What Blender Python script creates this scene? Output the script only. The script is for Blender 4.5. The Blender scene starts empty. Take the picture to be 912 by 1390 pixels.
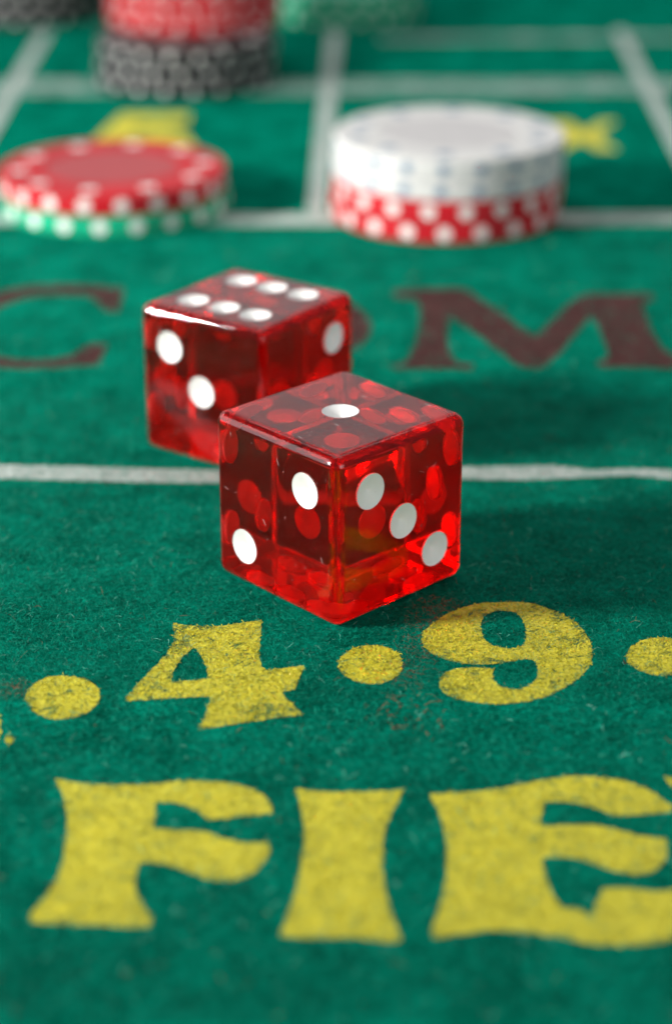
import bpy, bmesh, math, random
import numpy as np
from mathutils import Vector, Matrix
from mathutils.geometry import tessellate_polygon

MM = 0.001
random.seed(7)
rng = np.random.default_rng(11)
scene = bpy.context.scene
COL = scene.collection

# ------------------------------------------------------------------ camera
FPX, PITCH, CAMH = 2640.4, 0.4126, 94.18          # focal length in photo pixels, tilt, height in mm
PX0, PY0 = 456.0, 650.0                            # optical centre of the photograph
cam_data = bpy.data.cameras.new('camera')
cam = bpy.data.objects.new('camera', cam_data)
COL.objects.link(cam)
cam.location = (0, 0, CAMH * MM)
cam.rotation_euler = (math.pi / 2 - PITCH, 0, 0)
cam_data.sensor_fit = 'HORIZONTAL'
cam_data.sensor_width = 36.0
cam_data.lens = FPX / 912.0 * 36.0
cam_data.shift_y = -45.0 / 912.0
cam_data.clip_start = 0.005
cam_data.clip_end = 20.0
cam_data.dof.use_dof = True
cam_data.dof.focus_distance = 0.199
cam_data.dof.aperture_fstop = 22.5
cam_data.dof.aperture_blades = 0
scene.camera = cam

# ------------------------------------------------------------------ world and lamps
world = bpy.data.worlds.new('World')
scene.world = world
world.use_nodes = True
wb = world.node_tree.nodes['Background']
wb.inputs['Color'].default_value = (0.95, 0.98, 1.0, 1)
wb.inputs['Strength'].default_value = 0.15


def area_lamp(name, loc, target, sx, sy, watts, color):
    ld = bpy.data.lights.new(name, 'AREA')
    ld.shape = 'RECTANGLE'
    ld.size, ld.size_y = sx * MM, sy * MM
    ld.energy = watts
    ld.color = color
    lo = bpy.data.objects.new(name, ld)
    COL.objects.link(lo)
    lo.location = Vector(loc) * MM
    d = (Vector(target) - Vector(loc)).normalized()
    lo.rotation_euler = d.to_track_quat('-Z', 'Y').to_euler()
    return lo


key = area_lamp('key_lamp', (-430, 120, 190), (10, 325, 0), 70, 70, 1.1, (1.0, 0.97, 0.93))
key.data.spread = math.radians(80)      # gridded softbox, aimed past the dice
rear = area_lamp('rear_softbox', (0, 1500, 640), (0, 230, 0), 2400, 900, 3.9, (1.0, 1.0, 1.0))
side = area_lamp('left_softbox', (-1250, 650, 480), (0, 230, 0), 1300, 900, 11.0, (1.0, 1.0, 1.0))
over = area_lamp('overhead_fill', (0, 650, 900), (0, 480, 0), 900, 700, 2.6, (1.0, 1.0, 1.0))  # unseen fill lamp, added to lift the shadows and the far felt
front = area_lamp('front_fill', (640, -560, 270), (0, 200, 10), 600, 500, 4.2, (1.0, 1.0, 1.0))  # unseen fill lamp, added to brighten pips on the right-hand faces

scene.view_settings.view_transform = 'Standard'
scene.view_settings.look = 'None'
scene.view_settings.exposure = 0.0
scene.view_settings.gamma = 1.0
scene.cycles.use_denoising = True
try:
    scene.cycles.denoiser = 'OPENIMAGEDENOISE'
except Exception:
    pass
scene.cycles.max_bounces = 24
scene.cycles.transmission_bounces = 24
scene.cycles.glossy_bounces = 12
scene.cycles.diffuse_bounces = 4
scene.cycles.volume_bounces = 2
scene.cycles.caustics_refractive = True
scene.cycles.caustics_reflective = True
scene.cycles.blur_glossy = 0.3
scene.cycles.sample_clamp_indirect = 0.0


# ------------------------------------------------------------------ helpers
def ground(px, py, z=0.0):
    """photo pixel -> millimetres on the table plane"""
    X = (px - PX0) / FPX
    U = -(py - PY0) / FPX
    dy = math.cos(PITCH) + U * math.sin(PITCH)
    dz = -math.sin(PITCH) + U * math.cos(PITCH)
    t = (z - CAMH) / dz
    return (X * t, dy * t)


def gpoly(pts, ox=0.0, oy=0.0, s=1.0):
    return [ground(ox + x / s, oy + y / s) for x, y in pts]


def link(name, me, mats, parent=None):
    o = bpy.data.objects.new(name, me)
    if not isinstance(mats, (list, tuple)):
        mats = [mats]
    if len(me.materials) == 0:
        for m in mats:
            me.materials.append(m)
    COL.objects.link(o)
    if parent:
        o.parent = parent
    return o


def empty(name, loc, rz=0.0):
    o = bpy.data.objects.new(name, None)
    o.empty_display_size = 0.005
    COL.objects.link(o)
    o.location = loc
    o.rotation_euler = (0, 0, rz)
    return o


def tag(o, label=None, cat=None, group=None, kind=None):
    if label: o['label'] = label
    if cat: o['category'] = cat
    if group: o['group'] = group
    if kind: o['kind'] = kind
    return o


def mesh_np(name, verts, faces, attr=None, mats=None):
    """verts (n,3) in mm, faces (m,4) or (m,3) numpy"""
    me = bpy.data.meshes.new(name)
    k = faces.shape[1]
    me.vertices.add(len(verts))
    me.vertices.foreach_set('co', (verts * MM).astype(np.float32).ravel())
    me.loops.add(faces.size)
    me.loops.foreach_set('vertex_index', faces.astype(np.int32).ravel())
    me.polygons.add(len(faces))
    me.polygons.foreach_set('loop_start', np.arange(0, faces.size, k, dtype=np.int32))
    if mats is not None:
        me.polygons.foreach_set('material_index', mats.astype(np.int32))
    if attr is not None:
        a = me.attributes.new('tint', 'FLOAT', 'POINT')
        a.data.foreach_set('value', attr.astype(np.float32))
    me.update(calc_edges=True)
    me.validate()
    return me


class N:
    """small node-tree helper"""
    def __init__(self, name):
        self.m = bpy.data.materials.new(name)
        self.m.use_nodes = True
        self.t = self.m.node_tree
        self.p = self.t.nodes['Principled BSDF']
        self.out = self.t.nodes['Material Output']

    def n(self, typ, **kw):
        nd = self.t.nodes.new(typ)
        for k, v in kw.items():
            if k.startswith('i_'):
                nd.inputs[k[2:].replace('_', ' ')].default_value = v
            else:
                setattr(nd, k, v)
        return nd

    def l(self, a, b):
        self.t.links.new(a, b)

    def coords(self):
        return self.n('ShaderNodeTexCoord').outputs['Object']

    def noise(self, vec, scale, detail=4.0, rough=0.55, dist=0.0):
        nd = self.n('ShaderNodeTexNoise')
        nd.inputs['Scale'].default_value = scale
        nd.inputs['Detail'].default_value = detail
        nd.inputs['Roughness'].default_value = rough
        nd.inputs['Distortion'].default_value = dist
        self.l(vec, nd.inputs['Vector'])
        return nd.outputs['Fac']

    def ramp(self, fac, stops):
        nd = self.n('ShaderNodeValToRGB')
        el = nd.color_ramp.elements
        while len(el) < len(stops):
            el.new(0.5)
        for e, (p, c) in zip(el, stops):
            e.position = p
            e.color = c if len(c) == 4 else (*c, 1)
        self.l(fac, nd.inputs['Fac'])
        return nd.outputs['Color']

    def mix(self, fac, a, b):
        nd = self.n('ShaderNodeMix', data_type='RGBA')
        for sock, v in ((nd.inputs[0], fac), (nd.inputs[6], a), (nd.inputs[7], b)):
            if isinstance(v, (int, float)):
                sock.default_value = v
            elif isinstance(v, tuple):
                sock.default_value = v if len(v) == 4 else (*v, 1)
            else:
                self.l(v, sock)
        return nd.outputs[2]

    def math(self, op, a, b=None):
        nd = self.n('ShaderNodeMath', operation=op)
        for i, v in enumerate((a, b)):
            if v is None: continue
            if isinstance(v, (int, float)):
                nd.inputs[i].default_value = v
            else:
                self.l(v, nd.inputs[i])
        return nd.outputs[0]

    def bump(self, h, strength, dist):
        nd = self.n('ShaderNodeBump')
        nd.inputs['Strength'].default_value = strength
        nd.inputs['Distance'].default_value = dist
        self.l(h, nd.inputs['Height'])
        self.l(nd.outputs['Normal'], self.p.inputs['Normal'])
        return nd

    def set(self, **kw):
        for k, v in kw.items():
            s = self.p.inputs[k.replace('_', ' ')]
            if isinstance(v, tuple) and len(v) == 3:
                v = (*v, 1)
            s.default_value = v
        return self


G_DARK, G_MID, G_LITE = (0.0002, 0.075, 0.046), (0.0004, 0.16, 0.10), (0.0005, 0.25, 0.162)


def mat_felt():
    b = N('felt')
    c = b.coords()
    big = b.noise(c, 120, 4, 0.6)
    fine = b.noise(c, 1300, 5, 0.7, 0.6)
    f = b.math('ADD', b.math('MULTIPLY', big, 0.45), b.math('MULTIPLY', fine, 0.55))
    col = b.ramp(f, [(0.40, G_DARK), (0.5, G_MID), (0.60, G_LITE)])
    # red light from the front die painted in, duller patches, and two dark specks
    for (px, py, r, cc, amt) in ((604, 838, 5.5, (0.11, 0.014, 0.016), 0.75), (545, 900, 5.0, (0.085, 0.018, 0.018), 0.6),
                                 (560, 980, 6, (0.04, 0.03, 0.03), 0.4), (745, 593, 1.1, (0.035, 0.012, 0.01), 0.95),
                                 (146, 655, 1.0, (0.05, 0.015, 0.012), 0.95), (20, 935, 3.0, (0.10, 0.09, 0.05), 0.55),
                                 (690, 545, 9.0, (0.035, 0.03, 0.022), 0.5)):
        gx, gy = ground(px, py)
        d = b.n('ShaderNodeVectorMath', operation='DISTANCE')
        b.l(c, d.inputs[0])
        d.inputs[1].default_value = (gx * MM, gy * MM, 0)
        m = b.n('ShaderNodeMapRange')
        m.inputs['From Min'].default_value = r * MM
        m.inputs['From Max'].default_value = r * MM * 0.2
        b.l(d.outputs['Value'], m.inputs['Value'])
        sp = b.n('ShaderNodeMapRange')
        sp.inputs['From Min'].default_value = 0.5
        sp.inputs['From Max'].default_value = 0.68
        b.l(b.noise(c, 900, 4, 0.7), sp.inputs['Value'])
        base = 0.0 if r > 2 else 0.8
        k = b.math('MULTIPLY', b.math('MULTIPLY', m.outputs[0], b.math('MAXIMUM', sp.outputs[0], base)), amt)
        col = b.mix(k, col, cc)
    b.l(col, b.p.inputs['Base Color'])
    b.set(Roughness=0.9, Sheen_Weight=0.0)
    b.p.inputs['Sheen Tint'].default_value = (0.55, 0.9, 0.8, 1)
    b.p.inputs['Specular IOR Level'].default_value = 0.0
    h = b.math('ADD', b.math('MULTIPLY', big, 1.6), fine)
    b.bump(h, 0.9, 0.00045)
    return b.m


def mat_fibre(name, stops, rough=0.45):
    b = N(name)
    at = b.n('ShaderNodeAttribute', attribute_name='tint')
    b.l(b.ramp(at.outputs['Fac'], stops), b.p.inputs['Base Color'])
    b.set(Roughness=rough)
    b.p.inputs['Specular IOR Level'].default_value = 0.04
    return b.m


def mat_paint(name, stops, under, lo, hi, scale=850, rough=0.55, bumps=0.7):
    """paint screen-printed on felt: lumpy, with pits where the felt shows through"""
    b = N(name)
    c = b.coords()
    tone = b.noise(c, 260, 5, 0.65)
    col = b.ramp(tone, stops)
    pit = b.noise(c, scale, 5, 0.7, 0.8)
    area = b.noise(c, 140, 3, 0.5)
    k = b.n('ShaderNodeMapRange')
    k.inputs['From Min'].default_value = lo
    k.inputs['From Max'].default_value = hi
    b.l(b.math('ADD', pit, b.math('MULTIPLY', b.math('SUBTRACT', area, 0.5), 0.55)), k.inputs['Value'])
    col = b.mix(k.outputs[0], col, under)
    b.l(col, b.p.inputs['Base Color'])
    b.set(Roughness=rough)
    b.p.inputs['Specular IOR Level'].default_value = 0.3
    b.bump(b.math('SUBTRACT', b.math('MULTIPLY', b.noise(c, 1100, 4, 0.6), 0.8), b.math('MULTIPLY', k.outputs[0], 0.6)), bumps, 0.0004)
    return b.m


def mat_plastic(name, col, rough=0.35, var=0.12, spec=0.5):
    b = N(name)
    c = b.coords()
    f = b.noise(c, 180, 5, 0.6)
    dark = tuple(x * (1 - var) for x in col)
    lite = tuple(min(1, x * (1 + var)) for x in col)
    b.l(b.ramp(f, [(0.35, dark), (0.65, lite)]), b.p.inputs['Base Color'])
    b.set(Roughness=rough)
    b.p.inputs['Specular IOR Level'].default_value = spec
    b.bump(b.noise(c, 2500, 3, 0.6), 0.12, 0.0001)
    return b.m


def mat_die():
    b = N('red_acrylic')
    b.set(Base_Color=(1, 1, 1), Roughness=0.012, IOR=1.49, Transmission_Weight=1.0)
    c = b.coords()
    h = b.math('ADD', b.math('MULTIPLY', b.noise(c, 130, 2, 0.5), 1.0), b.math('MULTIPLY', b.noise(c, 900, 3, 0.6), 0.01))
    b.bump(h, 0.4, 0.00002)
    sm = b.n('ShaderNodeMapRange')
    sm.inputs['From Min'].default_value = 0.4
    sm.inputs['From Max'].default_value = 0.75
    sm.inputs['To Min'].default_value = 0.01
    sm.inputs['To Max'].default_value = 0.04
    b.l(b.noise(c, 260, 5, 0.7, 0.5), sm.inputs['Value'])
    b.l(sm.outputs[0], b.p.inputs['Roughness'])
    va = b.n('ShaderNodeVolumeAbsorption')
    va.inputs['Color'].default_value = (0.994, 0.0, 0.0, 1)
    va.inputs['Density'].default_value = 900.0
    vs = b.n('ShaderNodeVolumeScatter')
    vs.inputs['Color'].default_value = (1.0, 0.03, 0.02, 1)
    vs.inputs['Density'].default_value = 10.0
    vs.inputs['Anisotropy'].default_value = 0.3
    add = b.n('ShaderNodeAddShader')
    b.l(va.outputs[0], add.inputs[0]); b.l(vs.outputs[0], add.inputs[1])
    b.l(add.outputs[0], b.out.inputs['Volume'])
    return b.m


M_FELT = mat_felt()
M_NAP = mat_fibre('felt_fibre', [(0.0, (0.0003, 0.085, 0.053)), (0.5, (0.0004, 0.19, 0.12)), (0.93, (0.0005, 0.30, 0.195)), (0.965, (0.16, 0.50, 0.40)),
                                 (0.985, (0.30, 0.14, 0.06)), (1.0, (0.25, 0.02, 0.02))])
YST = [(0.3, (0.45, 0.415, 0.030)), (0.52, (0.56, 0.515, 0.035)), (0.72, (0.66, 0.58, 0.03))]
M_YEL = mat_paint('yellow_print', YST, (0.08, 0.18, 0.045), 0.62, 0.80)
M_YPIT = mat_paint('yellow_print_worn', YST, (0.05, 0.14, 0.04), 0.56, 0.66, scale=620)
M_YFIB = mat_fibre('painted_fibre', [(0.0, (0.38, 0.35, 0.03)), (0.6, (0.57, 0.53, 0.04)), (0.95, (0.68, 0.60, 0.04)), (0.975, (0.10, 0.2, 0.05)), (1.0, (0.03, 0.12, 0.05))], 0.5)
BST = [(0.35, (0.052, 0.016, 0.016)), (0.65, (0.09, 0.026, 0.025))]
M_BRN = mat_paint('brown_print', BST, (0.02, 0.06, 0.045), 0.60, 0.78, rough=0.8, bumps=0.5)
M_BFIB = mat_fibre('brown_fibre', [(0.0, (0.04, 0.013, 0.013)), (0.85, (0.085, 0.028, 0.026)), (1.0, (0.01, 0.11, 0.075))], 0.6)
WST = [(0.3, (0.29, 0.37, 0.34)), (0.7, (0.50, 0.54, 0.51))]
M_WHT = mat_paint('white_print', WST, (0.05, 0.18, 0.13), 0.58, 0.76, rough=0.7)
M_WORN = mat_paint('white_print_worn', WST, (0.03, 0.2, 0.135), 0.36, 0.60, rough=0.7)
M_WFIB = mat_fibre('white_fibre', [(0.0, (0.3, 0.36, 0.33)), (0.8, (0.47, 0.5, 0.47)), (1.0, (0.05, 0.2, 0.15))], 0.6)
M_DIE = mat_die()
M_PIP = mat_plastic('pip_enamel', (0.76, 0.76, 0.74), 0.42, 0.03, 0.3)
M_CRED = mat_plastic('red_chip_clay', (0.40, 0.008, 0.015), 0.5, 0.15, 0.22)
M_CGRN = mat_plastic('green_chip_clay', (0.003, 0.30, 0.16), 0.5, 0.15, 0.22)
M_CBLK = mat_plastic('black_chip_clay', (0.012, 0.012, 0.014), 0.5, 0.12, 0.35)
M_CWHT = mat_plastic('white_chip_clay', (0.52, 0.52, 0.51), 0.5, 0.04, 0.15)
M_SPW = mat_plastic('white_spot', (0.66, 0.66, 0.64), 0.5, 0.03, 0.2)
M_SPB = mat_plastic('blue_spot', (0.12, 0.19, 0.28), 0.5, 0.05, 0.15)


# ------------------------------------------------------------------ shapes of the print on the felt (traced, laid on the table in mm)
def smooth(poly, keep=48):
    """round every vertex except the sharp corners"""
    out = []
    n = len(poly)
    for i in range(n):
        a, b, c = Vector(poly[i - 1]), Vector(poly[i]), Vector(poly[(i + 1) % n])
        u, v = b - a, c - b
        if u.length < 1e-6 or v.length < 1e-6:
            continue
        ang = math.degrees(abs(math.atan2(u.x * v.y - u.y * v.x, u.dot(v))))
        if ang > keep:
            out.append(tuple(b))
        else:
            out.append(tuple(a.lerp(b, 0.75)))
            out.append(tuple(b.lerp(c, 0.25)))
    return out


def ragged(poly, step=0.22, amp=0.05):
    out = []
    n = len(poly)
    for i in range(n):
        a, b = Vector(poly[i]), Vector(poly[(i + 1) % n])
        L = (b - a).length
        k = max(1, int(L / step))
        for j in range(k):
            p = a.lerp(b, j / k)
            out.append((p.x + random.gauss(0, amp), p.y + random.gauss(0, amp)))
    return out


def ell(cx, cy, rx, ry, n=40, wob=0.025):
    ph = [random.uniform(0, 6.28) for _ in range(3)]
    pts = []
    for i in range(n):
        t = 2 * math.pi * i / n
        k = 1 + wob * (math.sin(2 * t + ph[0]) + 0.6 * math.sin(3 * t + ph[1]) + 0.5 * math.sin(5 * t + ph[2]))
        pts.append(ground(cx + rx * k * math.cos(t), cy + ry * k * math.sin(t)))
    return pts


def inside(poly, x, y):
    p = np.asarray(poly)
    res = np.zeros(len(x), bool)
    x1, y1 = p[-1]
    for x2, y2 in p:
        if y1 != y2:
            hit = ((y1 > y) != (y2 > y)) & (x < (x2 - x1) * (y - y1) / (y2 - y1) + x1)
            res ^= hit
        x1, y1 = x2, y2
    return res


def fibres(x, y, lmin, lmax, hmax, width, bias=0.0, tint=None):
    """curved two-segment ribbons lying on the cloth; returns verts, faces, tint"""
    n = len(x)
    az = rng.uniform(0, 2 * np.pi, n)
    L = lmin + (lmax - lmin) * rng.random(n) ** 2
    bend = rng.normal(0, 0.7, n)
    d1 = np.stack([np.cos(az), np.sin(az)], 1)
    d2 = np.stack([np.cos(az + bend), np.sin(az + bend)], 1)
    h1 = hmax * rng.random(n) ** 1.6
    h2 = np.clip(h1 + rng.normal(-0.05, 0.35, n) * hmax, -0.02, hmax * 1.3)
    p0 = np.stack([x, y, np.full(n, 0.0)], 1)
    p1 = p0.copy(); p1[:, :2] += d1 * (L * 0.5)[:, None]; p1[:, 2] = h1
    p2 = p1.copy(); p2[:, :2] += d2 * (L * 0.5)[:, None]; p2[:, 2] = h2
    roll = rng.uniform(-0.9, 0.9, n)
    w = width * rng.uniform(0.6, 1.25, n)
    side = np.stack([-np.sin(az) * np.cos(roll), np.cos(az) * np.cos(roll), np.sin(roll)], 1) * w[:, None] * 0.5
    v = np.empty((n, 6, 3))
    v[:, 0], v[:, 1] = p0 - side, p0 + side
    v[:, 2], v[:, 3] = p1 - side, p1 + side
    v[:, 4], v[:, 5] = p2 - side * 0.5, p2 + side * 0.5
    b = (np.arange(n) * 6)[:, None]
    f = np.concatenate([b + np.array([0, 1, 3, 2]), b + np.array([2, 3, 5, 4])])
    t = rng.random(n) if tint is None else tint
    return v.reshape(-1, 3), f, np.repeat(t, 6)


PRINT = []      # (outline, holes) of everything printed, used to keep green nap off the paint


def print_piece(name, outline, holes, mat, fmat, parent, label=None, dens=26, z=0.03, sharp=48, amp=0.05, cover=0.93, fl=(0.15, 0.55), fh=0.16):
    out = ragged(smooth(outline, sharp), amp=amp)
    hs = [ragged(smooth(h, sharp), amp=amp) for h in holes]
    PRINT.append((out, hs, cover))
    loops = [[Vector((x, y, 0)) for x, y in out]] + [[Vector((x, y, 0)) for x, y in h] for h in hs]
    tris = tessellate_polygon(loops)
    allv = np.array([(v.x, v.y, z) for lp in loops for v in lp])
    F = np.array([(t[0], t[1], t[2]) for t in tris])
    # quads for the ribbons, triangles doubled as degenerate-free triangles: build with bmesh-free split meshes
    me = bpy.data.meshes.new(name)
    xs = np.array(out)
    bb = xs.min(0), xs.max(0)
    area = (bb[1] - bb[0]).prod()
    n = int(min(area * dens, 40000))
    x = rng.uniform(bb[0][0], bb[1][0], n); y = rng.uniform(bb[0][1], bb[1][1], n)
    k = inside(out, x, y)
    for h in hs:
        k &= ~inside(h, x, y)
    v2, f2, t2 = fibres(x[k], y[k], fl[0], fl[1], fh, 0.075)
    v2[:, 2] += z
    nv = len(allv)
    V = np.concatenate([allv, v2]) * MM
    loops_idx = np.concatenate([F.ravel(), (f2 + nv).ravel()]).astype(np.int32)
    starts = np.concatenate([np.arange(len(F)) * 3, len(F) * 3 + np.arange(len(f2)) * 4]).astype(np.int32)
    me.vertices.add(len(V)); me.vertices.foreach_set('co', V.astype(np.float32).ravel())
    me.loops.add(len(loops_idx)); me.loops.foreach_set('vertex_index', loops_idx)
    me.polygons.add(len(starts)); me.polygons.foreach_set('loop_start', starts)
    me.polygons.foreach_set('material_index', np.concatenate([np.zeros(len(F)), np.ones(len(f2))]).astype(np.int32))
    a = me.attributes.new('tint', 'FLOAT', 'POINT')
    a.data.foreach_set('value', np.concatenate([np.zeros(nv), t2]).astype(np.float32))
    me.update(calc_edges=True); me.validate()
    o = link(name, me, [mat, fmat], parent)
    if label:
        o['label'] = label
    # the sheet must face up
    return o


# ------------------------------------------------------------------ the felt table
def axis(fine0, fine1, step, far0, far1):
    a = list(np.arange(fine0, fine1 + 1e-6, step))
    s, p = step, fine0
    pre = []
    while p > far0:
        s *= 1.6; p -= s; pre.append(max(p, far0))
    s, p = step, fine1
    post = []
    while p < far1:
        s *= 1.6; p += s; post.append(min(p, far1))
    return np.array(pre[::-1] + a + post)


ax, ay = axis(-120, 120, 8, -700, 700), axis(60, 600, 8, -300, 1000)
gx, gy = np.meshgrid(ax, ay)
vv = np.stack([gx.ravel(), gy.ravel(), np.zeros(gx.size)], 1)
nx_ = len(ax)
ii = (np.arange(len(ay) - 1)[:, None] * nx_ + np.arange(nx_ - 1)[None, :]).ravel()
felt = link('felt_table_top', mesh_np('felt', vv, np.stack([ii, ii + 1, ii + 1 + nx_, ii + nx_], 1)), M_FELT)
tag(felt, 'green felt table top printed with yellow, brown and white betting marks', kind='structure')

F_ = [(133,42),(200,55),(300,63),(400,62),(465,60),(520,50),(600,50),(700,55),(760,70),(810,95),(838,125),(836,155),(740,165),(640,178),(620,170),(590,145),(540,122),(465,118),(455,150),(452,205),(520,212),(600,212),(640,220),(680,240),(760,252),(825,250),(832,275),(815,315),(780,350),(730,372),(660,378),(600,362),(540,335),(480,318),(410,315),(395,345),(388,400),(405,440),(430,475),(450,505),(435,528),(340,528),(290,520),(200,520),(130,518),(55,510),(45,490),(90,440),(135,375),(160,300),(172,200),(165,130),(150,85)]
I_ = [(402,1071),(430,1075),(456,1076),(500,1076),(549,1072),(531,1105),(520,1135),(518,1170),(522,1205),(531,1240),(545,1277),(536,1281),(506,1278),(481,1273),(456,1274),(400,1275),(380,1272),(382,1261),(397,1225),(407.5,1185),(413,1145),(411,1110)]
E_ = [(58,128),(130,122),(220,118),(340,102),(470,72),(560,62),(660,65),(760,80),(840,115),(914,168),(908,190),(840,195),(730,205),(690,195),(640,175),(560,155),(470,152),(455,180),(448,240),(520,236),(620,234),(690,240),(760,265),(830,278),(890,280),(898,320),(885,365),(850,400),(800,412),(720,402),(640,375),(580,352),(520,346),(456,352),(462,400),(478,450),(500,495),(530,528),(560,530),(590,528),(618,560),(640,525),(655,490),(665,460),(720,455),(800,465),(860,470),(930,462),(965,480),(960,560),(925,640),(850,655),(700,660),(620,655),(540,635),(450,620),(330,608),(280,605),(180,620),(75,635),(65,610),(90,540),(115,440),(122,340),(112,260),(90,190)]
L_ = [(900,1054),(940,1062),(1010,1062),(1040,1058),(1030,1100),(1035,1170),(1060,1200),(1150,1195),(1165,1270),(1060,1290),(960,1285),(975,1240),(978,1180),(955,1120)]
FOUR = [(470,92),(500,98),(560,102),(620,98),(670,90),(710,83),(708,120),(703,170),(708,205),(722,222),(770,215),(828,207),(815,235),(800,275),(765,278),(768,290),(790,310),(822,342),(780,347),(700,357),(620,370),(540,383),(555,350),(568,310),(570,293),(500,295),(420,300),(342,305),(355,280),(390,240),(430,200),(462,165),(474,130)]
FOURH = [(528,160),(545,180),(558,205),(568,243),(520,248),(460,253),(470,225),(490,190),(510,172)]
NINE = [(40,300),(60,260),(120,215),(200,170),(300,140),(400,133),(490,130),(580,140),(680,175),(760,215),(810,260),(840,310),(860,360),(850,430),(810,480),(740,530),(660,575),(560,605),(460,618),(340,617),(230,600),(150,570),(122,530),(135,485),(180,455),(250,443),(330,445),(388,450),(378,485),(395,520),(430,540),(485,552),(540,540),(580,515),(600,470),(590,425),(570,408),(520,405),(450,418),(360,430),(260,430),(160,408),(90,380),(50,340)]
NINEH = [(330,210),(370,180),(430,172),(490,180),(520,210),(540,260),(545,300),(525,340),(480,352),(420,352),(360,330),(330,290),(322,250)]
THREE = [(-130,905),(-30,905),(-15,930),(-40,950),(-10,960),(4,985),(-5,1015),(-50,1035),(-120,1030),(-135,1005),(-90,1008),(-55,1000),(-50,975),(-100,968),(-100,952),(-65,940),(-70,925),(-130,928)]
C_ = [(695,165),(685,230),(660,300),(600,300),(545,250),(510,215),(400,205),(250,205),(130,225),(30,260),(-80,320),(-150,400),(-130,480),(-60,540),(50,572),(200,578),(330,570),(420,545),(480,500),(530,480),(600,490),(580,540),(550,600),(450,610),(320,620),(100,625),(-50,610),(-200,540),(-280,430),(-250,310),(-120,230),(40,180),(200,155),(400,150),(560,160),(640,170)]
M_ = [(30,55),(120,52),(250,50),(280,65),(480,205),(600,85),(640,68),(850,68),(855,85),(815,95),(830,150),(870,230),(912,265),(975,285),(970,302),(680,297),(685,280),(715,268),(705,230),(680,170),(658,135),(520,295),(490,305),(440,300),(410,280),(220,140),(205,145),(200,200),(205,250),(230,285),(285,290),(278,306),(200,302),(150,302),(30,305),(22,290),(70,285),(95,255),(115,180),(118,110),(105,85),(35,78)]

Y = dict(mat=M_YEL, fmat=M_YFIB, parent=felt)
YP = dict(mat=M_YPIT, fmat=M_YFIB, parent=felt)
print_piece('painted_letter', gpoly(F_, 20, 1040, 2.4), [], label='yellow letter F printed on the felt', dens=16, **Y)
print_piece('painted_letter', gpoly(I_), [], label='yellow letter I printed on the felt', dens=16, **Y)
print_piece('painted_letter', gpoly(E_, 560, 1030, 2.591), [], label='yellow letter E printed on the felt', dens=16, **Y)
print_piece('painted_letter', gpoly(L_), [], label='yellow letter L cut off by the right edge', dens=6, **Y)
print_piece('painted_digit', gpoly(FOUR, 0, 800, 2), [gpoly(FOURH, 0, 800, 2)], label='yellow digit 4 printed on the felt', **YP)
print_piece('painted_digit', gpoly(NINE, 560, 780, 3.508), [gpoly(NINEH, 560, 780, 3.508)], label='yellow digit 9 printed on the felt', **YP)
print_piece('painted_digit', gpoly(THREE), [], label='yellow digit 3 cut off by the left edge', dens=10, **Y)
for cx, cy, rx, ry in ((85, 947, 51, 29.5), (503.5, 902.5, 45, 26), (898, 892, 47.5, 26.5), (12.7, 1004, 5.5, 6)):
    print_piece('painted_dot', ell(cx, cy, rx, ry), [], **YP)
B = dict(mat=M_BRN, fmat=M_BFIB, parent=felt, cover=0.88, dens=14, fl=(0.3, 0.9), fh=0.2, amp=0.12)
print_piece('painted_letter', gpoly(C_, 0, 350, 4.145), [], label='brown letter C printed on the felt', **B)
print_piece('painted_letter', ell(349, 444, 154, 57, 60, 0.0), [ell(349, 444, 78, 44, 48, 0.0)], label='brown letter O mostly behind the rear die', **B)
print_piece('painted_letter', gpoly(M_, 520, 370, 2.3265), [], label='brown letter M printed on the felt', **B)
# yellow place numbers far back, under and behind the chips
YB = dict(mat=M_YEL, fmat=M_YFIB, parent=felt, dens=3)
FIVE = [(165,154),(258,154),(254,168),(186,169),(180,177),(215,172),(248,178),(266,196),(262,222),(225,240),(150,240),(112,226),(120,212),(150,222),(200,222),(222,205),(212,190),(180,187),(120,198),(140,176)]
X_ = [(742,164),(772,164),(792,177),(816,164),(838,164),(808,184),(840,203),(810,203),(790,191),(766,203),(738,203),(772,184)]
print_piece('painted_digit', gpoly(FIVE), [], label='yellow digit 5 half hidden behind the red chip', **YB)
print_piece('painted_letter', gpoly(X_), [], label='yellow letter X peeking out behind the white chips', **YB)


def strip(top, bot):
    return [ground(*p) for p in top] + [ground(*p) for p in bot[::-1]]


W = dict(mat=M_WHT, fmat=M_WFIB, parent=felt, cover=0.85, sharp=80)
print_piece('painted_line', strip(
    [(-60,629.5),(0,630.6),(148,634.5),(293,638.8),(460,637),(631,634),(700,632.5),(754,632.5),(780,635),(805,638.5),(835,636.5),(860,635.5),(912,638),(980,641)],
    [(-60,648.5),(0,650),(148,654),(293,656.6),(460,654),(631,651),(700,652),(754,651),(780,649),(805,648),(835,646.5),(860,646.5),(912,651),(980,654)]),
    [], label='near white line running behind the front die', dens=18, amp=0.09, **W)
W['dens'] = 3
print_piece('painted_line', strip([(-80,290),(300,291),(600,290),(1000,288)], [(-80,304),(300,305),(600,304.5),(1000,303)]), [], label='white line passing under the nearest chips', **W)
print_piece('painted_line', strip([(-120,108),(456,109),(1040,107)], [(-120,126),(456,127),(1040,125)]), [], label='worn white line beside the black chip stack', **dict(W, mat=M_WORN, dens=1))
print_piece('painted_line', strip([(515,48),(1100,46)], [(515,55),(1100,53)]), [], label='farthest faint white line', **dict(W, mat=M_WORN, dens=0.5))


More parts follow.
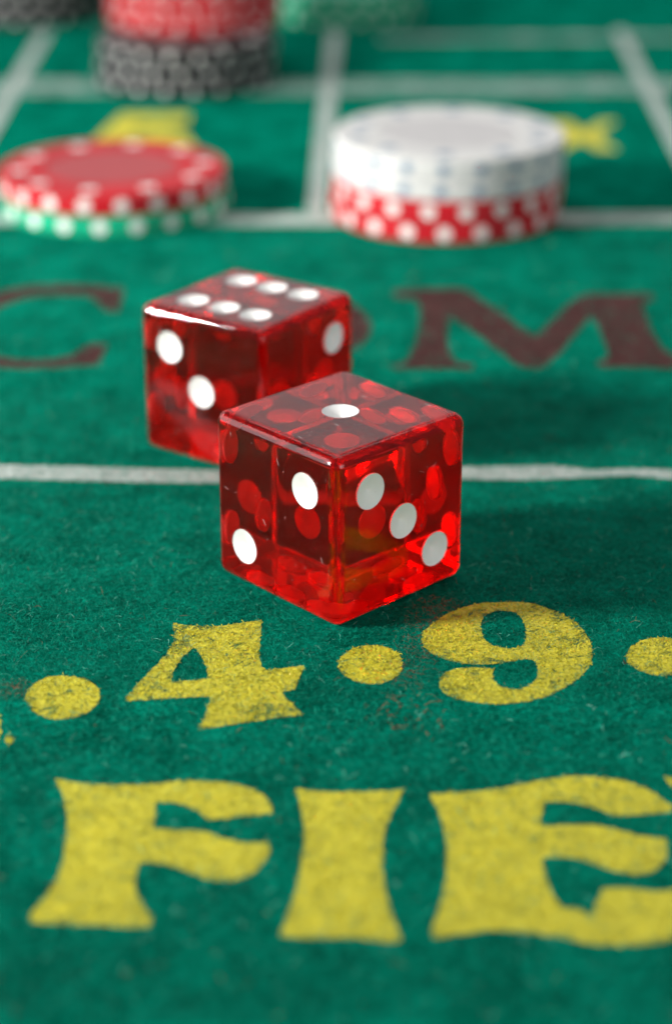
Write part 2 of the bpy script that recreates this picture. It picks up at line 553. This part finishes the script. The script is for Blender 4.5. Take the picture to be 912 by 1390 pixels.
def cross(p, q, wp, wq, label):
    z = 0.05
    pl = [ground(p[0] - wp, p[1]), ground(p[0] + wp, p[1]), ground(q[0] + wq, q[1]), ground(q[0] - wq, q[1])]
    print_piece('painted_line', pl, [], label=label, z=0.06, **W)


cross((62, 42), (-80, 291), 8, 14, 'white cross line at the far left')
cross((455, 40), (428, 290), 8.5, 12, 'white cross line between the two near chip stacks')
cross((840, 41), (965, 289), 8, 13, 'white cross line at the far right')

# ------------------------------------------------------------------ placement of dice and chips (mm)
DICE = [((0.465, 189.309), 0.7561), ((-10.794, 227.105), 0.951)]
DIE, RAD = 19.0, 1.36
DZ = 0.10
CHIP_R, CHIP_T = 20.0, 3.5


def chip_spot(px, py):
    return ground(px, py)


STACKS = [('pair', chip_spot(156, 279)), ('white', chip_spot(605, 287)), ('black', chip_spot(254, 108)),
          ('black2', chip_spot(48, 18)), ('green', chip_spot(468, 20))]

# ------------------------------------------------------------------ nap of the felt
def nap(n, y0, y1, lmin, lmax, hmax, width, margin=9.0):
    yy = rng.uniform(y0, y1, n)
    half = 0.173 * (yy * math.cos(PITCH) + CAMH * math.sin(PITCH)) + margin
    xx = rng.uniform(-1, 1, n) * half
    keep = np.ones(n, bool)
    lot = rng.random(n)
    for out, hs, cover in PRINT:
        o = np.array(out)
        lo, hi = o.min(0), o.max(0)
        cand = np.where((xx > lo[0]) & (xx < hi[0]) & (yy > lo[1]) & (yy < hi[1]))[0]
        if len(cand) == 0:
            continue
        ins = inside(out, xx[cand], yy[cand])
        for h in hs:
            ins &= ~inside(h, xx[cand], yy[cand])
        keep[cand[ins & (lot[cand] < cover)]] = False
    for (cx, cy), yaw in DICE:
        u = (xx - cx) * math.cos(yaw) + (yy - cy) * math.sin(yaw)
        v = -(xx - cx) * math.sin(yaw) + (yy - cy) * math.cos(yaw)
        keep &= ~((np.abs(u) < DIE / 2 - 0.2) & (np.abs(v) < DIE / 2 - 0.2))
    for _, (cx, cy) in STACKS:
        keep &= (xx - cx) ** 2 + (yy - cy) ** 2 > (CHIP_R - 0.3) ** 2
    xx, yy = xx[keep], yy[keep]
    # tufts: fibres gather in clumps of lighter or darker cloth
    wave = 0.5 + 0.25 * np.sin(xx * 0.9 + 1.3 * np.sin(yy * 0.55)) + 0.25 * np.sin(yy * 1.1 + 1.7 * np.sin(xx * 0.4 + 1))
    t = np.clip(rng.random(len(xx)) * 0.62 + wave * 0.32, 0, 0.93)
    odd = rng.random(len(xx))
    t = np.where(odd > 0.989, 0.963 + 0.004 * rng.random(len(xx)), t)  # sparse pale fibres: glints put into the fibre colour
    t = np.where(odd > 0.9985, 0.985 + 0.015 * rng.random(len(xx)), t)
    # red light through the front die painted into fibres, plus one far-left patch
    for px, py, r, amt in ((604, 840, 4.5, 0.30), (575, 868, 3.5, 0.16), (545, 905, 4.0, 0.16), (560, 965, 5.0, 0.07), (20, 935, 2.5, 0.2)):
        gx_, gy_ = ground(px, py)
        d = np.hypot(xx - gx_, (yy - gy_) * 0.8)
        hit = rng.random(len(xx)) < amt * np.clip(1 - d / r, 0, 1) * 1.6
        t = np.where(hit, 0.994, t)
    return fibres(xx, yy, lmin, lmax, hmax, width, tint=t)


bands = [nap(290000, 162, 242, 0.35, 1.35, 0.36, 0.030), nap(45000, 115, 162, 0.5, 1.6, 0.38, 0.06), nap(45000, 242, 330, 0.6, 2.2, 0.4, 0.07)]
# a few long stray threads of lint
nl = 70
ly = rng.uniform(168, 240, nl); lx = rng.uniform(-1, 1, nl) * 42
bands.append(fibres(lx, ly, 1.2, 3.2, 0.45, 0.035, tint=np.where(rng.random(nl) > 0.45, 0.964, 0.98 + 0.02 * rng.random(nl))))
off, V, F, T = 0, [], [], []
for v, f, t in bands:
    V.append(v); F.append(f + off); T.append(t); off += len(v)
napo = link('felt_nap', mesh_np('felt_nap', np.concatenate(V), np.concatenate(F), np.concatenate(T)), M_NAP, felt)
tag(napo, kind='stuff')


# ------------------------------------------------------------------ dice
PIP_R, PIP_A = 1.93, 4.78
LAYOUT = {1: [(0, 0)], 2: [(-1, -1), (1, 1)], 3: [(-1, -1), (0, 0), (1, 1)], 4: [(-1, -1), (-1, 1), (1, -1), (1, 1)],
          5: [(-1, -1), (-1, 1), (1, -1), (1, 1), (0, 0)], 6: [(-1, -1), (0, -1), (1, -1), (-1, 1), (0, 1), (1, 1)]}


def lathe(prof, seg=40, close=True):
    bm = bmesh.new()
    rings = []
    for r, z in prof:
        if r < 1e-6:
            rings.append([bm.verts.new((0, 0, z))])
        else:
            rings.append([bm.verts.new((r * math.cos(2 * math.pi * i / seg), r * math.sin(2 * math.pi * i / seg), z)) for i in range(seg)])
    for a, b in zip(rings, rings[1:]):
        for i in range(seg):
            j = (i + 1) % seg
            if len(a) == 1 and len(b) == 1: continue
            if len(a) == 1: bm.faces.new((a[0], b[i], b[j]))
            elif len(b) == 1: bm.faces.new((a[i], a[j], b[0]))
            else: bm.faces.new((a[i], a[j], b[j], b[i]))
    bmesh.ops.recalc_face_normals(bm, faces=bm.faces)
    return bm


def to_mesh(bm, name, scale=MM, smooth_=False):
    bmesh.ops.scale(bm, vec=(scale,) * 3, verts=bm.verts)
    me = bpy.data.meshes.new(name)
    bm.to_mesh(me)
    bm.free()
    if smooth_:
        me.polygons.foreach_set('use_smooth', [True] * len(me.polygons))
    return me


# pip: white enamel lining a drilled dimple; front is a shallow cone, back follows the drill point
PIP_ME = to_mesh(lathe([(0, -0.70), (PIP_R * 0.5, -0.38), (PIP_R - 0.05, -0.05), (PIP_R + 0.015, -0.012), (PIP_R + 0.03, -0.06), (PIP_R + 0.03, -0.34), (0, -1.08)], 48), 'pip')
PIP_ME.materials.append(M_PIP)

FRAMES = {'top': (Vector((0, 0, 1)), Vector((1, 0, 0)), Vector((0, 1, 0)))}


def die_faces(vals):
    """frames (normal, u to the right, v up as seen from outside) in the die's own axes: left face normal -X, right face normal -Y"""
    X, Yv, Z = Vector((1, 0, 0)), Vector((0, 1, 0)), Vector((0, 0, 1))
    fr = {'left': (-X, -Yv, Z), 'right': (-Yv, X, Z), 'top': (Z, -Yv, X), 'bottom': (-Z, -Yv, X), 'backr': (X, Yv, Z), 'backl': (Yv, -X, Z)}
    for k, (val, flip) in vals.items():
        n, u, v = fr[k]
        for (i, j) in LAYOUT[val]:
            if flip: i = -i
            if val == 6 and flip: i, j = j, i
            yield n * (DIE / 2) + u * (i * PIP_A) + v * (j * PIP_A), n


def basis(n):
    z = n.normalized()
    x = Vector((0, 0, 1)).cross(z) if abs(z.z) < 0.9 else Vector((1, 0, 0))
    x.normalize()
    y = z.cross(x)
    return Matrix((x, y, z)).transposed().to_4x4()


def make_die(loc, yaw, vals, label):
    root = empty('die', (loc[0] * MM, loc[1] * MM, DZ * MM), yaw)
    tag(root, label, 'die', 'red dice on the felt')
    bm = bmesh.new()
    bmesh.ops.create_cube(bm, size=DIE)
    bmesh.ops.bevel(bm, geom=bm.edges[:] + bm.verts[:], offset=RAD, segments=14, profile=0.5, affect='EDGES', clamp_overlap=True)
    me = to_mesh(bm, 'die_body', 1.0)
    body = bpy.data.objects.new('tmp_body', me); COL.objects.link(body)
    cut = bmesh.new()
    spots = list(die_faces(vals))
    for p, n in spots:
        c = lathe([(0, 0.5), (PIP_R, 0.5), (PIP_R, -0.28), (0, -0.98)], 48)
        c.transform(Matrix.Translation(p) @ basis(n))
        tmp = bpy.data.meshes.new('t'); c.to_mesh(tmp); c.free()
        cut.from_mesh(tmp); bpy.data.meshes.remove(tmp)
    cme = to_mesh(cut, 'cut', 1.0)
    cobj = bpy.data.objects.new('tmp_cut', cme); COL.objects.link(cobj)
    md = body.modifiers.new('b', 'BOOLEAN'); md.operation = 'DIFFERENCE'; md.solver = 'EXACT'; md.object = cobj
    bpy.context.view_layer.update()
    dg = bpy.context.evaluated_depsgraph_get()
    res = bpy.data.meshes.new_from_object(body.evaluated_get(dg))
    bpy.data.objects.remove(body); bpy.data.objects.remove(cobj)
    res.transform(Matrix.Scale(MM, 4))
    res.transform(Matrix.Translation((0, 0, DIE / 2 * MM)))
    res.name = 'die_body'
    res.materials.clear()
    b = link('body', res, M_DIE, root)
    for p, n in spots:
        o = bpy.data.objects.new('pip', PIP_ME); COL.objects.link(o)
        o.parent = root
        q = (p + Vector((0, 0, DIE / 2))) * MM
        o.matrix_local = Matrix.Translation(q) @ basis(n)
    return root


M_DUST = mat_plastic('dust', (0.5, 0.45, 0.43), 0.8, 0.1, 0.2)


def add_dust(root, n):
    """tiny specks and short hairs of lint clinging to the faces"""
    V, F = [], []
    h = DIE / 2
    for i in range(n):
        a, b = rng.uniform(-h + 1.5, h - 1.5, 2)
        ang = rng.uniform(0, 6.28)
        L, w = (rng.uniform(0.05, 0.11), rng.uniform(0.04, 0.08)) if rng.random() < 0.8 else (rng.uniform(0.3, 0.9), 0.025)
        k = rng.integers(0, 3)
        u, v, nn, c = [((0, 1, 0), (0, 0, 1), (-1, 0, 0), (-h, a, h + b)), ((1, 0, 0), (0, 0, 1), (0, -1, 0), (a, -h, h + b)),
                       ((1, 0, 0), (0, 1, 0), (0, 0, 1), (a, b, 2 * h))][k]
        u, v, nn, c = map(np.array, (u, v, nn, c))
        p, q = math.cos(ang) * u + math.sin(ang) * v, -math.sin(ang) * u + math.cos(ang) * v
        o = len(V)
        lo, hi = c + nn * 0.004, c + nn * 0.03
        for base, s in ((lo, 1.0), (hi, 0.6)):
            V += [base + s * (x * p * L / 2 + y * q * w / 2) for x, y in ((-1, -1), (1, -1), (1, 1), (-1, 1))]
        F += [(o + 4, o + 5, o + 6, o + 7)] + [(o + i_, o + (i_ + 1) % 4, o + 4 + (i_ + 1) % 4, o + 4 + i_) for i_ in range(4)]
    d = link('dust', mesh_np('dust', np.array(V), np.array(F)), M_DUST, root)
    tag(d, kind='stuff')


DIE_A = make_die(*DICE[0], {'top': (1, 0), 'left': (2, 0), 'right': (3, 1), 'backr': (5, 0), 'backl': (4, 0), 'bottom': (6, 0)},
         'transparent red die in front, one white pip on top, nearest the yellow numbers')
DIE_B = make_die(*DICE[1], {'top': (6, 0), 'left': (3, 1), 'right': (2, 0), 'backr': (4, 0), 'backl': (5, 0), 'bottom': (1, 0)},
         'transparent red die behind the other, six white pips on top')

add_dust(DIE_A, 70)
add_dust(DIE_B, 40)

# ------------------------------------------------------------------ chips
R, T = CHIP_R, CHIP_T


def chip_body_mesh():
    c = 0.35
    prof = [(0, 0.12), (R * 0.60, 0.12), (R * 0.615, 0.0), (R - c, 0)]
    for k in range(1, 6):
        a = math.pi / 2 * k / 5
        prof.append((R - c + c * math.sin(a), c - c * math.cos(a)))
    for k in range(0, 6):
        a = math.pi / 2 * k / 5
        prof.append((R - c + c * math.cos(a), T - c + c * math.sin(a)))
    prof += [(R * 0.615, T), (R * 0.60, T - 0.12), (0, T - 0.12)]
    me = to_mesh(lathe(prof, 96), 'chip_body')
    return me


def disc_mesh(name, rad, th, seg=20):
    return to_mesh(lathe([(0, -0.2), (rad, -0.2), (rad, th * 0.4), (rad - 0.06, th), (0, th)], seg), name)


def edge_spot_mesh(name, rad, seg=20):
    """round inlay bent to the rim of the chip, local +X outward, origin at chip axis"""
    bm = bmesh.new()
    rings = []
    for rr, pr in ((rad, -0.2), (rad, 0.03), (rad * 0.55, 0.04)):
        ring = []
        for i in range(seg):
            t = 2 * math.pi * i / seg
            s, z = rr * math.cos(t), rr * math.sin(t)
            a = s / R
            ring.append(bm.verts.new(((R + pr) * math.cos(a), (R + pr) * math.sin(a), z)))
        rings.append(ring)
    c = bm.verts.new((R + 0.04, 0, 0))
    for a, b in zip(rings, rings[1:]):
        for i in range(seg):
            bm.faces.new((a[i], a[(i + 1) % seg], b[(i + 1) % seg], b[i]))
    for i in range(seg):
        bm.faces.new((rings[-1][i], rings[-1][(i + 1) % seg], c))
    bmesh.ops.recalc_face_normals(bm, faces=bm.faces)
    return to_mesh(bm, name)


BODY = chip_body_mesh()
BODIES = {}
for nm, m in (('red', M_CRED), ('green', M_CGRN), ('black', M_CBLK), ('white', M_CWHT)):
    me = BODY.copy(); me.materials.append(m); BODIES[nm] = me
ESW = edge_spot_mesh('edge_spot', 1.2); ESW.materials.append(M_SPW)
ESF = edge_spot_mesh('edge_spot_small', 0.85); ESF.materials.append(M_SPW)
ESB = edge_spot_mesh('edge_spot_blue', 0.95); ESB.materials.append(M_SPB)
FSW = disc_mesh('face_spot', 1.45, 0.03); FSW.materials.append(M_SPW)
FSB = disc_mesh('face_spot_blue', 1.45, 0.03); FSB.materials.append(M_SPB)


INLAYS = {}
for nm, cc in (('red', (0.32, 0.02, 0.025)), ('white', (0.44, 0.43, 0.43)), ('black', (0.03, 0.03, 0.03)), ('green', (0.03, 0.25, 0.15))):
    me = disc_mesh('inlay', R * 0.585, 0.05, 64); me.materials.append(mat_plastic('inlay_' + nm, cc, 0.35, 0.06, 0.35)); INLAYS[nm] = me


def make_chip(kind, x, y, z, rz, label, group, faces=True):
    root = empty('poker_chip', (x * MM, y * MM, z * MM), rz)
    tag(root, label, 'poker chip', group)
    link('body', BODIES[kind], [], root)
    es, fs = (ESB, FSB) if kind == 'white' else ((ESF if y > 380 else ESW), FSW)
    for i in range(20):
        o = bpy.data.objects.new('edge_spot', es); COL.objects.link(o); o.parent = root
        o.location = (0, 0, T / 2 * MM); o.rotation_euler = (0, 0, 2 * math.pi * (i + 0.5) / 20)
    if faces:
        o = bpy.data.objects.new('inlay', INLAYS[kind]); COL.objects.link(o); o.parent = root
        o.location = (0, 0, (T - 0.12) * MM)
        for i in range(10):
            a = 2 * math.pi * (i + 0.25) / 10
            o = bpy.data.objects.new('face_spot', fs); COL.objects.link(o); o.parent = root
            o.location = (R * 0.81 * math.cos(a) * MM, R * 0.81 * math.sin(a) * MM, T * MM)
    return root


def put(stack, k, kind, rz, label, group, dx=0.0, dy=0.0, faces=False):
    (cx, cy) = dict(STACKS)[stack]
    g = 0.08
    return make_chip(kind, cx + dx, cy + dy, 0.1 + k * (T + g), rz, label, group, faces)


put('pair', 0, 'green', 0.12, 'green chip with white edge spots lying under the red chip', 'pair of chips at left', 0.3, 0)
put('pair', 1, 'red', 0.02, 'red chip with white spots lying on a single green chip', 'pair of chips at left', -0.2, 0.2, True)
put('white', 0, 'red', 0.10, 'red chip at the very bottom of the white topped stack', 'white and red chip stack', -0.2, 0)
put('white', 1, 'red', -0.05, 'red chip directly beneath the white chips', 'white and red chip stack', 0.1, 0.1)
put('white', 2, 'white', 0.05, 'lower white chip, resting on the red chips', 'white and red chip stack', 0.1, 0)
put('white', 3, 'white', 0.06, 'top white chip with grey blue rim marks, upper of two white chips', 'white and red chip stack', 0.3, 0.1, True)
for k, (w, rz) in enumerate((('bottom', 0.0), ('middle', 0.16), ('top', 0.02))):
    put('black', k, 'black', rz, w + ' black chip of the three under the far red chips', 'black and red chip stack', 0.4 * k - 0.4, 0, k == 2)
for k, (w, rz) in enumerate((('bottom', 0.05), ('middle', 0.2), ('top', 0.12))):
    put('black', k + 3, 'red', rz, w + ' red chip of the three standing on the black chips', 'black and red chip stack', 0.9, 17.0 + 0.2 * k)
for k, (w, rz) in enumerate((('bottom', 0.05), ('middle', 0.2), ('top', 0.1))):
    put('black2', k, 'black', rz, w + ' black chip of the blurred stack in the far left corner', 'far left black chip stack', 0.3 * k, 0)
for k, (w, rz) in enumerate((('bottom', 0.05), ('middle', 0.2), ('top', 0.1))):
    put('green', k, 'green', rz, w + ' green chip of the blurred stack at the back', 'far green chip stack', 0.2 * k, 0)
